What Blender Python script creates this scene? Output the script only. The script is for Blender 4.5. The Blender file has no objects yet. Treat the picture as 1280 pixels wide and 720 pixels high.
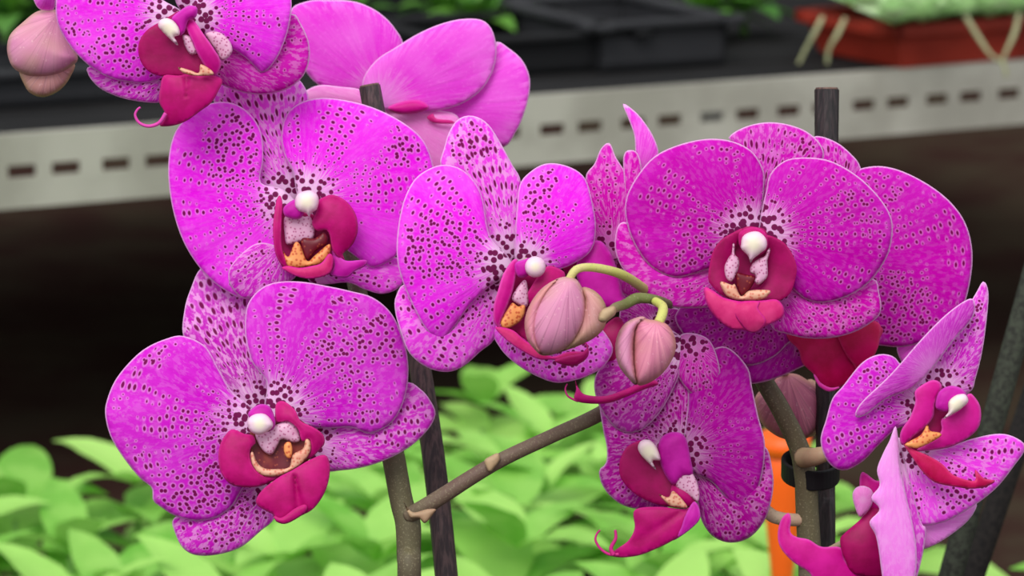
import bpy, bmesh, math, random
import numpy as np
from mathutils import Vector, Matrix
from mathutils.geometry import delaunay_2d_cdt
random.seed(7)
C = bpy.context.scene.collection
S = bpy.context.scene
# ---------------------------------------------------------------- camera
PITCH = math.radians(12); CAMZ = 0.58; LENS = 112.0
F = LENS/36*1280
cd = bpy.data.cameras.new('camera'); cam = bpy.data.objects.new('camera', cd); C.objects.link(cam)
cam.location = (0, 0, CAMZ); cam.rotation_euler = (math.pi/2-PITCH, 0, 0)
cd.lens = LENS; cd.sensor_width = 36; cd.clip_start = .05
cd.dof.use_dof = True; cd.dof.focus_distance = .962; cd.dof.aperture_fstop = 20
S.camera = cam
# ---------------------------------------------------------------- light: overcast daylight through a greenhouse roof
w = bpy.data.worlds.new('world'); S.world = w; w.use_nodes = True
w.node_tree.nodes['Background'].inputs[0].default_value = (.93, .98, 1, 1)
w.node_tree.nodes['Background'].inputs[1].default_value = .95
sd = bpy.data.lights.new('sun', 'SUN'); sun = bpy.data.objects.new('sun', sd); C.objects.link(sun)
sd.energy = 2.3; sd.angle = math.radians(35); sd.color = (1, .98, .95)
sun.rotation_euler = (math.radians(38), math.radians(-14), 0)
S.view_settings.view_transform = 'Standard'; S.view_settings.look = 'None'
S.view_settings.exposure = 0.08; S.view_settings.gamma = 1; S.view_settings.use_curve_mapping = False

fw = Vector((0, math.cos(PITCH), -math.sin(PITCH))); rt = Vector((1, 0, 0)); up = Vector((0, math.sin(PITCH), math.cos(PITCH)))
CAM = Vector((0, 0, CAMZ))
def W(px, py, d): px, py, d = float(px), float(py), float(d); return CAM + d*(fw + (px-640)/F*rt + (360-py)/F*up)
def on_z(px, py, z):
    r = fw + (px-640)/F*rt + (360-py)/F*up
    return CAM + r*((z-CAMZ)/r.z)

# ---------------------------------------------------------------- materials
def srgb(r, g, b):
    f = lambda c: ((c/255+.055)/1.055)**2.4 if c > 10.3 else c/255/12.92
    return (f(r), f(g), f(b), 1)
class NT:
    def __init__(s, name):
        s.m = bpy.data.materials.new(name); s.m.use_nodes = True; s.t = s.m.node_tree; s.n = s.t.nodes; s.n.clear()
        s.out = s.n.new('ShaderNodeOutputMaterial')
    def L(s, a, b): s.t.links.new(a, b)
    def put(s, sock, v):
        if isinstance(v, bpy.types.NodeSocket): s.L(v, sock)
        else: sock.default_value = v
    def math(s, op, a, b=0., c=0., clamp=False):
        n = s.n.new('ShaderNodeMath'); n.operation = op; n.use_clamp = clamp
        s.put(n.inputs[0], a); s.put(n.inputs[1], b); s.put(n.inputs[2], c); return n.outputs[0]
    def mr(s, v, a, b, c=0., d=1., smooth=True):
        n = s.n.new('ShaderNodeMapRange'); n.interpolation_type = 'SMOOTHSTEP' if smooth else 'LINEAR'
        for i, x in enumerate((v, a, b, c, d)): s.put(n.inputs[i], x)
        return n.outputs[0]
    def mix(s, f, a, b):
        n = s.n.new('ShaderNodeMix'); n.data_type = 'RGBA'
        s.put(n.inputs[0], f); s.put(n.inputs[6], a); s.put(n.inputs[7], b); return n.outputs[2]
    def uv(s, name):
        n = s.n.new('ShaderNodeUVMap'); n.uv_map = name; return n.outputs[0]
    def obj(s): return s.n.new('ShaderNodeTexCoord').outputs['Object']
    def vscale(s, v, x, y, z=1., off=(0, 0, 0)):
        n = s.n.new('ShaderNodeMapping'); s.L(v, n.inputs[0]); n.inputs['Scale'].default_value = (x, y, z); n.inputs['Location'].default_value = off
        return n.outputs[0]
    def noise(s, v, sc=1., det=2., rough=.5):
        n = s.n.new('ShaderNodeTexNoise'); s.L(v, n.inputs['Vector']); n.inputs['Scale'].default_value = sc
        n.inputs['Detail'].default_value = det; n.inputs['Roughness'].default_value = rough; return n.outputs[0]
    def voro(s, v, sc=1., rnd=1., feat='F1'):
        n = s.n.new('ShaderNodeTexVoronoi'); n.voronoi_dimensions = '2D'; n.feature = feat; s.L(v, n.inputs['Vector'])
        n.inputs['Scale'].default_value = sc; n.inputs['Randomness'].default_value = rnd; return n.outputs[0]
    def sep(s, v):
        n = s.n.new('ShaderNodeSeparateXYZ'); s.L(v, n.inputs[0]); return n.outputs
    def bump(s, h, st=.3, dist=.001):
        n = s.n.new('ShaderNodeBump'); s.L(h, n.inputs['Height']); n.inputs['Strength'].default_value = st; n.inputs['Distance'].default_value = dist
        return n.outputs[0]
    def fin(s, col, rough=.5, transl=0., spec=.4, bump=None, tcol=None, coat=0.):
        p = s.n.new('ShaderNodeBsdfPrincipled'); s.put(p.inputs['Base Color'], col); s.put(p.inputs['Roughness'], rough)
        p.inputs['Specular IOR Level'].default_value = spec
        if bump is not None: s.L(bump, p.inputs['Normal'])
        sh = p.outputs[0]
        if transl:
            t = s.n.new('ShaderNodeBsdfTranslucent'); s.put(t.inputs[0], tcol if tcol is not None else col)
            m = s.n.new('ShaderNodeMixShader'); m.inputs[0].default_value = transl
            s.L(sh, m.inputs[1]); s.L(t.outputs[0], m.inputs[2]); sh = m.outputs[0]
        s.L(sh, s.out.inputs[0]); return s.m

def petal_mat(name, base, light, spots=1., net=.2, white=1., halo=.6, rim=.85, dark=(.19, .0, .075, 1), transl=.3, blot=1., dash=False):
    n = NT(name); rows = n.uv('rows'); loc = n.uv('loc'); rad = n.uv('rad')
    r, e, _ = n.sep(rad)
    wob = n.noise(n.vscale(loc, .5, .5), 1., 1.)
    # spots strung along the veins
    rA = n.vscale(rows, 1.7, .42) if dash else rows
    dA = n.voro(rA, 1., .42)
    nA = n.noise(n.vscale(rows, .5, .10, 1, (3.3, 1.7, 0)), 1., 1.)
    kA = n.math('MULTIPLY', n.mr(r, .2, .42), n.mr(e, .05, .2))
    sA = n.math('MULTIPLY', n.mr(nA, .40, .60, 0, .23*spots), kA) if not dash else n.math('MULTIPLY', n.mr(nA, .2, .5, .08, .25), kA)
    # finer dots scattered towards the side margins
    dB = n.voro(n.vscale(loc, 1.25, 1.25), 1.0, .8)
    nB = n.noise(n.vscale(loc, .11, .11, 1, (7, 2, 0)), 1., 1.)
    sB1 = n.math('MULTIPLY', n.mr(nB, .47, .64, 0, .27*spots), n.mr(e, .06, .2))
    dC = n.voro(n.vscale(loc, 1.35, 1.35), 1.0, .95)
    sC = n.math('MULTIPLY', n.mr(n.math('ADD', r, n.math('MULTIPLY', wob, .15)), .50, .16, 0, .46*blot), n.mr(r, .0, .06))
    def ring(d, sz, ex, sf=.07): return n.math('MULTIPLY', n.mr(n.math('SUBTRACT', d, n.math('ADD', sz, ex)), sf, -sf), n.mr(sz, .03, .12))
    mx = lambda a, b: n.math('MAXIMUM', a, b)
    hal = mx(mx(ring(dA, sA, .13, .10), ring(dB, sB1, .13, .12)), ring(dC, sC, .08, .1))
    spt = mx(mx(ring(dA, sA, -.02), ring(dB, sB1, -.03)), ring(dC, sC, -.02, .05))
    vein = n.noise(n.vscale(rows, .9, .10), 1., 4., .6)
    vfine = n.noise(n.vscale(rows, 2.6, .35, 1, (4, 9, 0)), 1., 3., .6)
    fine = n.noise(n.vscale(loc, 2.4, 2.4), 1., 2., .6)
    netn = n.noise(n.vscale(rows, 2.4, .75, 1, (11, 5, 0)), 1., 2., .6)
    big = n.noise(n.vscale(loc, .10, .10), 1., 2.)
    c = n.mix(n.mr(vein, .35, .75, 0, .22), base, light)
    c = n.mix(n.mr(big, .42, .68, 0, .35), c, light)
    c = n.mix(n.mr(fine, .5, .8, 0, .25), c, light)
    outer = n.math('MULTIPLY', n.mr(e, .45, .04), n.mr(vfine, .46, .58))
    c = n.mix(n.math('MULTIPLY', outer, .42), c, light)
    c = n.mix(n.math('MULTIPLY', n.mr(netn, .47, .60), net), c, (.93, .46, .86, 1))
    wht = n.math('MULTIPLY', n.mr(n.math('ADD', r, n.math('MULTIPLY', n.math('SUBTRACT', vfine, .5), .45)), .33, .10), white)
    c = n.mix(wht, c, (.97, .66, .92, 1))
    c = n.mix(n.math('MULTIPLY', hal, halo*.62), c, (.95, .42, .88, 1))
    c = n.mix(n.math('MULTIPLY', spt, .97), c, dark)
    c = n.mix(n.math('MULTIPLY', n.mr(n.math('ADD', e, n.math('MULTIPLY', fine, .03)), .062, .022), rim), c, (.98, .58, .94, 1))
    b = n.bump(n.math('ADD', vein, n.math('MULTIPLY', vfine, .3)), .3, .0012)
    return n.fin(c, .6, transl, .05, b)
BR = srgb(246, 22, 240); BRL = srgb(255, 110, 250)  # brighter bloom colour, with light on upturned faces put into it too
DP = srgb(206, 22, 196); DPL = srgb(232, 96, 226)
M = {}
M['bright'] = petal_mat('bright_petal', BR, BRL, 1., .08, 1., .6)
M['bright_sepal'] = petal_mat('bright_sepal', srgb(240, 60, 230), BRL, 1.15, .45, .9, .6)
M['bright_dorsal'] = petal_mat('bright_dorsal', srgb(240, 60, 230), BRL, 1., .7, 1., .6, dash=True)
M['mid_dorsal'] = petal_mat('mid_dorsal', srgb(204, 26, 192), srgb(240, 120, 232), 1., .75, 1., .6, dash=True)
M['deep_dorsal'] = petal_mat('deep_dorsal', srgb(210, 6, 184), srgb(232, 80, 216), 1., .3, .6, .4, dash=True)
M['mid'] = petal_mat('mid_petal', srgb(214, 16, 206), srgb(238, 84, 232), 1.05, .12, .95, .65)
M['mid_sepal'] = petal_mat('mid_sepal', srgb(212, 14, 198), srgb(240, 100, 232), 1., .55, .8, .6)
M['deep'] = petal_mat('deep_petal', srgb(204, 0, 178), srgb(220, 44, 206), .85, .06, .8, .45, blot=1.1)
M['deep_sepal'] = petal_mat('deep_sepal', srgb(214, 0, 180), srgb(232, 64, 212), .75, .3, .3, .45)
M['purple'] = petal_mat('purple_petal', srgb(184, 0, 158), srgb(202, 40, 194), .7, .08, .5, .3)
M['purple_net'] = petal_mat('purple_net_petal', srgb(190, 0, 160), srgb(214, 70, 204), .9, .35, .9, .5)
M['plain'] = petal_mat('plain_petal', srgb(238, 60, 222), srgb(255, 150, 245), .0, .0, .35, .2, blot=0)
M['plain_pale'] = petal_mat('pale_sepal', srgb(240, 130, 215), srgb(250, 180, 230), .0, .1, .3, .2, blot=0)
M['pink_fold'] = petal_mat('folded_pale_petal', srgb(240, 110, 228), srgb(255, 180, 250), .0, .25, .3, .1, blot=0)
M['fold_purple'] = petal_mat('folded_petal_back', srgb(196, 40, 186), srgb(226, 110, 216), .0, .15, .2, .1, blot=0)
def lip_mat(name, a, b, edge, tr=.15):
    n = NT(name); loc = n.uv('loc'); rad = n.uv('rad'); r, e, _ = n.sep(rad)
    v = n.noise(n.vscale(loc, .5, .5), 1., 3.)
    c = n.mix(n.mr(v, .3, .75), a, b)
    c = n.mix(n.mr(n.noise(loc, 3., 2), .45, .8, 0, .35), c, b)
    c = n.mix(n.mr(e, .07, .0, 0, .55), c, edge)
    return n.fin(c, .5, tr, .2, n.bump(v, .2, .001))
M['lip'] = lip_mat('crimson_lip', srgb(172, 0, 96), srgb(200, 6, 122), srgb(225, 60, 150))
M['lip_dark'] = lip_mat('dark_crimson_lobe', srgb(144, 0, 76), srgb(168, 0, 94), srgb(190, 20, 110), .08)
M['lip_pink'] = lip_mat('magenta_lip', srgb(196, 4, 130), srgb(214, 20, 150), srgb(240, 100, 200))
M['lip_coral'] = lip_mat('coral_lip', srgb(205, 30, 110), srgb(222, 60, 130), srgb(225, 40, 170))
M['lip_purple'] = lip_mat('purple_lobe', srgb(186, 10, 150), srgb(205, 30, 170), srgb(225, 90, 210))
M['lip_red'] = lip_mat('red_lip', srgb(180, 0, 70), srgb(205, 8, 96), srgb(225, 70, 130))
def spotty(name, a, d, sc, amt, tr=.15, rough=.4):
    n = NT(name); loc = n.uv('loc')
    c = n.mix(n.mr(n.voro(loc, sc, 1.), amt+.05, amt-.25, 0, .8), a, d)
    c = n.mix(n.mr(n.noise(loc, .5), .5, .75, 0, .35), c, d)
    return n.fin(c, rough, tr, .35)
M['throat'] = spotty('speckled_pale_throat', srgb(232, 176, 208), srgb(176, 50, 120), 2.4, .30)
M['callus'] = spotty('yellow_callus', srgb(236, 178, 150), srgb(206, 96, 80), 2.2, .34)
M['callus_orange'] = spotty('orange_callus', srgb(246, 160, 96), srgb(200, 66, 40), 2.2, .36)
M['maroon'] = spotty('maroon_throat', srgb(110, 8, 34), srgb(190, 90, 60), 1.4, .18)
def capm():
    n = NT('white_anther_cap'); loc = n.uv('rad'); r, e, _ = n.sep(loc)
    c = n.mix(n.mr(r, .1, .75), srgb(250, 240, 215), srgb(250, 214, 236))
    return n.fin(c, .45, .2, .3)
M['cap'] = capm()
def budm(name, a, b, tan):
    n = NT(name); rows = n.uv('rows'); loc = n.uv('loc'); r, e, _ = n.sep(n.uv('rad'))
    v = n.noise(n.vscale(rows, 1.1, .07), 1., 3., .6)
    c = n.mix(n.mr(v, .3, .75), a, b)
    c = n.mix(n.mr(n.math('ABSOLUTE', n.math('SUBTRACT', n.noise(n.vscale(rows, 1.0, .03, 1, (5, 5, 0)), 1., 1.), .5)), .03, .0, 0, .45), c, srgb(150, 84, 110))
    c = n.mix(n.mr(n.noise(loc, .16, 2), .42, .66, 0, .6), c, tan)
    c = n.mix(n.mr(e, .14, .0, 0, .7), c, tan)
    c = n.mix(n.mr(n.noise(loc, 2.2, 2), .62, .75, 0, .5), c, srgb(240, 200, 205))
    return n.fin(c, .6, .1, .2, n.bump(v, .22, .001))
M['bud'] = budm('pink_bud', srgb(212, 132, 172), srgb(222, 150, 184), srgb(204, 158, 142))
M['bud_tan'] = budm('tan_bud_sepal', srgb(202, 140, 140), srgb(214, 158, 160), srgb(190, 156, 116))
M['bud_rosy'] = budm('rosy_bud', srgb(206, 118, 150), srgb(232, 150, 172), srgb(210, 150, 130))  # rosier pink than the other bud sepals
def stemm(name, a, b, sc=400, rough=.55):
    n = NT(name); o = n.obj()
    c = n.mix(n.mr(n.noise(n.vscale(o, 1, 1, .35), sc*.12, 3, .6), .35, .7), a, b)
    f = n.noise(o, sc*4, 2, .6)
    c = n.mix(n.mr(f, .55, .72, 0, .55), c, srgb(150, 142, 112))
    return n.fin(c, rough, 0, .3, n.bump(f, .15, .0005))
M['stem'] = stemm('brown_green_stem', srgb(84, 72, 58), srgb(98, 92, 66))
M['branch'] = stemm('purple_brown_branch', srgb(104, 80, 72), srgb(110, 98, 78))
M['green_stem'] = stemm('green_peduncle', srgb(104, 112, 60), srgb(140, 122, 92))
M['pedicel'] = stemm('pale_green_pedicel', srgb(186, 192, 96), srgb(206, 190, 128))
M['pedicel_pale'] = stemm('pale_pedicel', srgb(206, 190, 160), srgb(190, 150, 130))
M['bract'] = stemm('dry_bract', srgb(186, 160, 124), srgb(150, 112, 92))
def stakem(name, a, b):
    n = NT(name); o = n.obj()
    s = n.noise(n.vscale(o, 1, 1, .02), 900, 3, .6)
    c = n.mix(n.mr(s, .4, .65), a, b)
    return n.fin(c, .5, 0, .4, n.bump(s, .5, .0006))
M['stake'] = stakem('dark_brown_stake', srgb(52, 40, 44), srgb(88, 68, 68))
M['stake_black'] = stakem('black_stake', srgb(30, 24, 26), srgb(56, 44, 46))
M['stake_top'] = stakem('worn_stake_end', srgb(110, 82, 72), srgb(70, 50, 50))
def plain(name, col, rough=.5, var=.25, sc=30., col2=None, spec=.4, tr=0.):
    n = NT(name); o = n.obj(); k = n.noise(o, sc, 3, .6)
    c2 = col2 if col2 else tuple(x*(1-var) for x in col[:3])+(1,)
    return n.fin(n.mix(n.mr(k, .35, .65), col, c2), rough, tr, spec, n.bump(k, .1, .001))
M['clip'] = plain('black_plastic_clip', srgb(24, 20, 24), .55, spec=.2)
M['rod'] = plain('grey_speckled_rod', srgb(62, 66, 56), .8, sc=500, col2=srgb(42, 42, 38), spec=.15)
M['rod_dark'] = plain('dark_rod', srgb(44, 40, 38), .8, sc=500, col2=srgb(30, 28, 28), spec=.15)
M['orange'] = plain('orange_plastic', srgb(250, 96, 20), .45, sc=8)
M['pot'] = plain('black_nursery_pot', srgb(28, 28, 28), .5)
M['soil'] = plain('dark_soil', srgb(44, 34, 26), .9, sc=120)
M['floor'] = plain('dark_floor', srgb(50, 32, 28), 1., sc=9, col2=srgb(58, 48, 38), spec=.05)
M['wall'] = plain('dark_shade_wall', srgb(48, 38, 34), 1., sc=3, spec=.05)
M['galv'] = plain('weathered_galvanised_steel', srgb(172, 168, 158), .6, sc=14, col2=srgb(150, 146, 136))
M['deck'] = plain('dark_deck', srgb(30, 29, 30), .8, sc=12, spec=.15)
M['tray'] = plain('charcoal_plastic_tray', srgb(52, 52, 55), .6, sc=6, col2=srgb(40, 40, 43), spec=.2)
M['tray_black'] = plain('black_plastic_tray', srgb(28, 28, 30), .6, sc=6, spec=.15)
M['terra'] = plain('terracotta_plastic', srgb(160, 52, 38), .5, sc=9, col2=srgb(124, 36, 26), spec=.2)
M['wood'] = plain('dark_brown_post', srgb(70, 42, 32), .8, sc=10)
M['root'] = plain('pale_aerial_runner', srgb(150, 150, 112), .7)
def leafm(name, a, b, tr=.35):
    n = NT(name); o = n.obj()
    i = n.n.new('ShaderNodeObjectInfo').outputs['Random']
    c = n.mix(i, a, b)
    c = n.mix(n.mr(n.noise(o, 60, 2), .4, .7, 0, .3), c, b)
    return n.fin(c, .5, tr, .3)
M['leaf'] = leafm('light_green_leaf', srgb(112, 180, 62), srgb(184, 230, 122))
M['leaf_stem'] = plain('green_leaf_stem', srgb(110, 160, 70), .6)
M['leaf_pale'] = leafm('pale_succulent_leaf', srgb(168, 206, 142), srgb(206, 228, 182), .2)
M['leaf_dark'] = leafm('mid_green_leaf', srgb(60, 110, 40), srgb(96, 150, 50), .2)

# ---------------------------------------------------------------- object helpers
def empty(name, loc, label=None, cat=None, group=None):
    o = bpy.data.objects.new(name, None); C.objects.link(o); o.location = loc; o.empty_display_size = .02
    if label: o['label'] = label
    if cat: o['category'] = cat
    if group: o['group'] = group
    return o
ORG = {}
def link(name, me, mat, parent, org=None, label=None, smooth=True):
    """vertices come in world space; they are stored relative to org"""
    if org is None: org = ORG.get(parent.name, Vector((0, 0, 0))) if parent else Vector((0, 0, 0))
    me.transform(Matrix.Translation(-org))
    me.materials.append(mat)
    if smooth:
        for p in me.polygons: p.use_smooth = True
    o = bpy.data.objects.new(name, me); C.objects.link(o)
    if parent:
        o.parent = parent; o.location = org-ORG.get(parent.name, Vector((0, 0, 0)))
    else: o.location = org
    ORG[o.name] = org.copy()
    if label: o['label'] = label
    return o
def reg(o): ORG[o.name] = Vector(o.location); return o
def catmull(P, closed, n):
    P = np.array(P, float); k = len(P); out = []
    seg = k if closed else k-1
    for i in range(seg):
        if closed: a, b, c, d = P[(i-1) % k], P[i], P[(i+1) % k], P[(i+2) % k]
        else: a, b, c, d = P[max(i-1, 0)], P[i], P[i+1], P[min(i+2, k-1)]
        for t in np.linspace(0, 1, n, endpoint=False):
            out.append(.5*((2*b)+(-a+c)*t+(2*a-5*b+4*c-d)*t*t+(-a+3*b-3*c+d)*t**3))
    if not closed: out.append(P[-1])
    return np.array(out)
def resample(P, step):
    Q = np.vstack([P, P[:1]]); s = np.r_[0, np.cumsum(np.hypot(*(Q[1:]-Q[:-1]).T))]
    n = max(12, int(s[-1]/step)); t = np.linspace(0, s[-1], n, endpoint=False)
    return np.c_[np.interp(t, s, Q[:, 0]), np.interp(t, s, Q[:, 1])]
def edge_dist(p, O):
    A = O; B = np.roll(O, -1, 0); AB = B-A
    d = p[:, None, :]-A[None]
    t = np.clip((d*AB[None]).sum(2)/((AB*AB).sum(1)[None]+1e-9), 0, 1)
    q = d-t[..., None]*AB[None]
    return np.sqrt((q*q).sum(2)).min(1)
def inside(p, O):
    x, y = p[:, 0], p[:, 1]; r = np.zeros(len(p), bool); B = np.roll(O, -1, 0)
    for (x0, y0), (x1, y1) in zip(O, B):
        c = ((y0 > y) != (y1 > y)); 
        with np.errstate(divide='ignore', invalid='ignore'):
            r ^= c & (x < (x1-x0)*(y-y0)/(y1-y0+1e-12)+x0)
    return r
class Fl:
    """where a flower hangs: centre pixel, distance, lean of its face (mm per px)"""
    def __init__(s, cx, cy, d, gx=0., gy=0.): s.cx, s.cy, s.d, s.gx, s.gy = cx, cy, d, gx, gy; s.core = None
    def depth(s, x, y): return s.d+(s.gx*(x-s.cx)+s.gy*(y-s.cy))*.001
rs = np.random.RandomState(3)
def surf(name, F_, crop, pts, mat, parent, base=None, dz=0., cup=0., roll=1.2, ruf=.5, puff=0., K=9., rho0=9., locs=12., thick=.5, lean=(0, 0), crease=0., label=None, base2=None):
    """one organic sheet (puff=0) or plump body (puff in mm) with real curvature; units: mm for depth"""
    x0, y0, s = crop
    P = [(x0+a/s, y0+b/s) for a, b in pts]
    O = catmull(P, True, 8)
    area = abs(np.sum(O[:, 0]*np.roll(O[:, 1], -1)-O[:, 1]*np.roll(O[:, 0], -1)))/2
    step = 5.5 if area > 9000 else (3.6 if area > 1500 else 1.9 if area > 250 else 1.2)
    O = resample(O, step)
    mn, mx = O.min(0), O.max(0)
    gx, gy = np.meshgrid(np.arange(mn[0], mx[0], step), np.arange(mn[1], mx[1], step*.87))
    gx[1::2] += step/2
    G = np.c_[gx.ravel(), gy.ravel()]; G = G[inside(G, O)]
    if len(G): G = G[edge_dist(G, O) > step*.55]
    V = np.vstack([O, G]) if len(G) else O
    n = len(O)
    r = delaunay_2d_cdt([Vector(v) for v in V], [(i, (i+1) % n) for i in range(n)], [], 1, 1e-4)
    vs = np.array([tuple(v) for v in r[0]]); fs = [list(f) for f in r[2]]
    e = edge_dist(vs, O); cen = vs.mean(0)
    b = np.array([x0+base[0]/s, y0+base[1]/s]) if base else cen
    R = np.hypot(*(vs-cen).T).max(); v0 = vs-b; rho = np.hypot(*v0.T); rm = rho.max()
    ax = math.atan2(*(cen-b)[::-1]) if base else -math.pi/2
    ang = (np.arctan2(v0[:, 1], v0[:, 0])-ax+math.pi) % (2*math.pi)-math.pi
    dep = F_.depth(vs[:, 0], vs[:, 1])*1000+dz
    dep = dep+lean[0]*(vs[:, 0]-b[0])+lean[1]*(vs[:, 1]-b[1])
    em = e.max()
    if puff:
        t = np.clip(e/em, 0, 1); h = np.sqrt(np.clip(1-(1-t)**2, 0, 1))
        front = dep-puff*h; back = dep+puff*h*.8
    else:
        ph = rs.rand(3)*6.28
        dep = dep+cup*(np.hypot(*(vs-cen).T)/R)**2+roll*np.exp(-e/7.)
        dep = dep+ruf*np.sin(ang*5+ph[0])*(rho/rm)**2+ruf*.5*np.sin(ang*11+ph[1])*(rho/rm)**3
        dep = dep+crease*np.exp(-(ang*8)**2)*(1-.6*(rho/rm)**2)
        front = dep
    def worldpts(D): return [W(x, y, d/1000) for (x, y), d in zip(vs, D)]
    verts = worldpts(front)
    f0 = fs[0]; nrm = (verts[f0[1]]-verts[f0[0]]).cross(verts[f0[2]]-verts[f0[0]])
    if nrm.dot(fw) > 0: fs = [f[::-1] for f in fs]
    idx = list(range(len(vs)))
    if puff:
        bound = e < 1e-3
        bi = {}
        bk = worldpts(back)
        for i in range(len(vs)):
            if bound[i]: bi[i] = i
            else: bi[i] = len(verts); verts.append(bk[i]); idx.append(i)
        fs = fs+[[bi[i] for i in f[::-1]] for f in fs]
    me = bpy.data.meshes.new(name); me.from_pydata(verts, [], fs); me.update()
    rnd = rs.rand(2)*40
    uvR = np.c_[ang*K+rnd[0], rho/rho0+rnd[1]][idx]; uvL = (v0/locs+rnd[1])[idx]; uvE = np.c_[rho/rm, e/50.][idx]
    for nm, U in (('rows', uvR), ('loc', uvL), ('rad', uvE)):
        l = me.uv_layers.new(name=nm); li = np.zeros(len(me.loops), int); me.loops.foreach_get('vertex_index', li)
        l.data.foreach_set('uv', U[li].astype(np.float32).ravel())
    o = link(name, me, mat, parent, label=label)
    if not puff:
        m = o.modifiers.new('thickness', 'SOLIDIFY'); m.thickness = thick*.001; m.offset = -1
    return o
def tube(name, path, mat, parent, px=True, sides=12, label=None, org=None, smooth_n=6, flat=1.):
    """path of (px, py, distance, radius px) or world (x, y, z, radius)"""
    Q = [(*W(a, b, d), r/F*d) for a, b, d, r in path] if px else path
    Q = catmull(Q, False, smooth_n) if len(Q) > 2 else np.array(Q, float)
    bm = bmesh.new(); rings = []
    prev = None
    for i, q in enumerate(Q):
        t = Vector(Q[min(i+1, len(Q)-1)][:3])-Vector(Q[max(i-1, 0)][:3]); t.normalize()
        if prev is None:
            a = t.cross(Vector((0, 1, 0)));
            if a.length < .1: a = t.cross(Vector((1, 0, 0)))
            a.normalize()
        else: a = (prev-t*prev.dot(t)).normalized()
        prev = a; b = t.cross(a)
        c = Vector(q[:3]); r = max(q[3], 1e-5)
        rings.append([bm.verts.new(c+(a*math.cos(k*2*math.pi/sides)+b*flat*math.sin(k*2*math.pi/sides))*r) for k in range(sides)])
    for A, B in zip(rings, rings[1:]):
        for k in range(sides): bm.faces.new((A[k], A[(k+1) % sides], B[(k+1) % sides], B[k]))
    bm.faces.new(rings[0][::-1]); bm.faces.new(rings[-1])
    bmesh.ops.recalc_face_normals(bm, faces=bm.faces)
    me = bpy.data.meshes.new(name); bm.to_mesh(me); bm.free()
    return link(name, me, mat, parent, org=org, label=label)
def box_bm(bm, cx, cy, cz, sx, sy, sz, M4=None):
    r = bmesh.ops.create_cube(bm, size=1)
    for v in r['verts']: v.co = Vector((cx+v.co.x*sx, cy+v.co.y*sy, cz+v.co.z*sz))
    if M4 is not None:
        for v in r['verts']: v.co = M4 @ v.co
def bm_obj(name, bm, mat, parent, label=None, org=None, smooth=False, bevel=0):
    bmesh.ops.recalc_face_normals(bm, faces=bm.faces)
    me = bpy.data.meshes.new(name); bm.to_mesh(me); bm.free()
    o = link(name, me, mat, parent, org=org, label=label, smooth=smooth)
    if bevel: m = o.modifiers.new('bevel', 'BEVEL'); m.width = bevel; m.segments = 2
    return o
def lathe(name, prof, c, mat, parent, seg=32, label=None, smooth=True):
    bm = bmesh.new(); R = []
    for r, z in prof: R.append([bm.verts.new((c[0]+r*math.cos(k*2*math.pi/seg), c[1]+r*math.sin(k*2*math.pi/seg), c[2]+z)) for k in range(seg)])
    for A, B in zip(R, R[1:]):
        for k in range(seg): bm.faces.new((A[k], A[(k+1) % seg], B[(k+1) % seg], B[k]))
    bm.faces.new(R[0][::-1]); bm.faces.new(R[-1])
    return bm_obj(name, bm, mat, parent, label=label, smooth=smooth)

# ---------------------------------------------------------------- structure
def struct(name, bm, mat):
    o = bm_obj(name, bm, mat, None); o['kind'] = 'structure'; return o
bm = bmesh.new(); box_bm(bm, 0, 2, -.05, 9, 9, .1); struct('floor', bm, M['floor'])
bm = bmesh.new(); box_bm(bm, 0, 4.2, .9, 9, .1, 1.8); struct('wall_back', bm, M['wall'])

# ---------------------------------------------------------------- shelf of slotted steel
A = W(0, 169, 2.0)
# distance at the right edge such that the rail is level
lo, hi = 2.0, 3.0
for _ in range(40):
    mid = (lo+hi)/2
    if W(1280, 75, mid).z > A.z: lo = mid
    else: hi = mid
Bp = W(1280, 75, lo)
ZS = A.z; dirx = (Bp-A); dirx.z = 0; LEN = dirx.length; dirx.normalize(); diry = Vector((-dirx.y, dirx.x, 0))
MS = Matrix(((dirx.x, diry.x, 0, A.x), (dirx.y, diry.y, 0, A.y), (0, 0, 1, ZS), (0, 0, 0, 1)))
shelf = reg(empty('plant_shelf', MS @ Vector((-.3, 0, -ZS)), 'long grey slotted steel shelf holding black trays and a red planter behind the orchids', 'shelf'))
H = .0475; x0s, x1s = -.35, LEN+.35
bm = bmesh.new(); T = .002
sy0, sy1 = -H*.42, -H*.585
box_bm(bm, (x0s+x1s)/2, 0, sy0/2, x1s-x0s, T, -sy0, MS)
box_bm(bm, (x0s+x1s)/2, 0, (sy1-H)/2, x1s-x0s, T, H+sy1, MS)
box_bm(bm, (x0s+x1s)/2, .003, -T/2, x1s-x0s, .006, T, MS)
PER = .0625; slot = .0185; xs = [.004+k*PER for k in range(-6, int((LEN+.4)/PER)+1)]
edges = [x0s]
for x in xs: edges += [x, x+slot, x+slot+.0105, x+2*slot+.0105]
edges = [x for x in edges if x < x1s]+[x1s]
edges = [x0s]+[x for x in edges[1:] if x > x0s]
for a, b in zip(edges[0::2], edges[1::2]):
    if b > a: box_bm(bm, (a+b)/2, 0, (sy0+sy1)/2, b-a, T, sy0-sy1, MS)
bm_obj('slotted_rail', bm, M['galv'], shelf)
for k in range(12):
    bm = bmesh.new(); box_bm(bm, (x0s+x1s)/2, .045+k*.075, -.006, x1s-x0s, .066, .01, MS)
    bm_obj('deck_board', bm, M['deck'], shelf, bevel=.002)
for x in (-.25, LEN+.25):
    for y in (.03, .9):
        bm = bmesh.new(); box_bm(bm, x, y, (-.012-ZS)/2, .035, .035, ZS-.012, MS); bm_obj('leg', bm, M['galv'], shelf)
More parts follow.
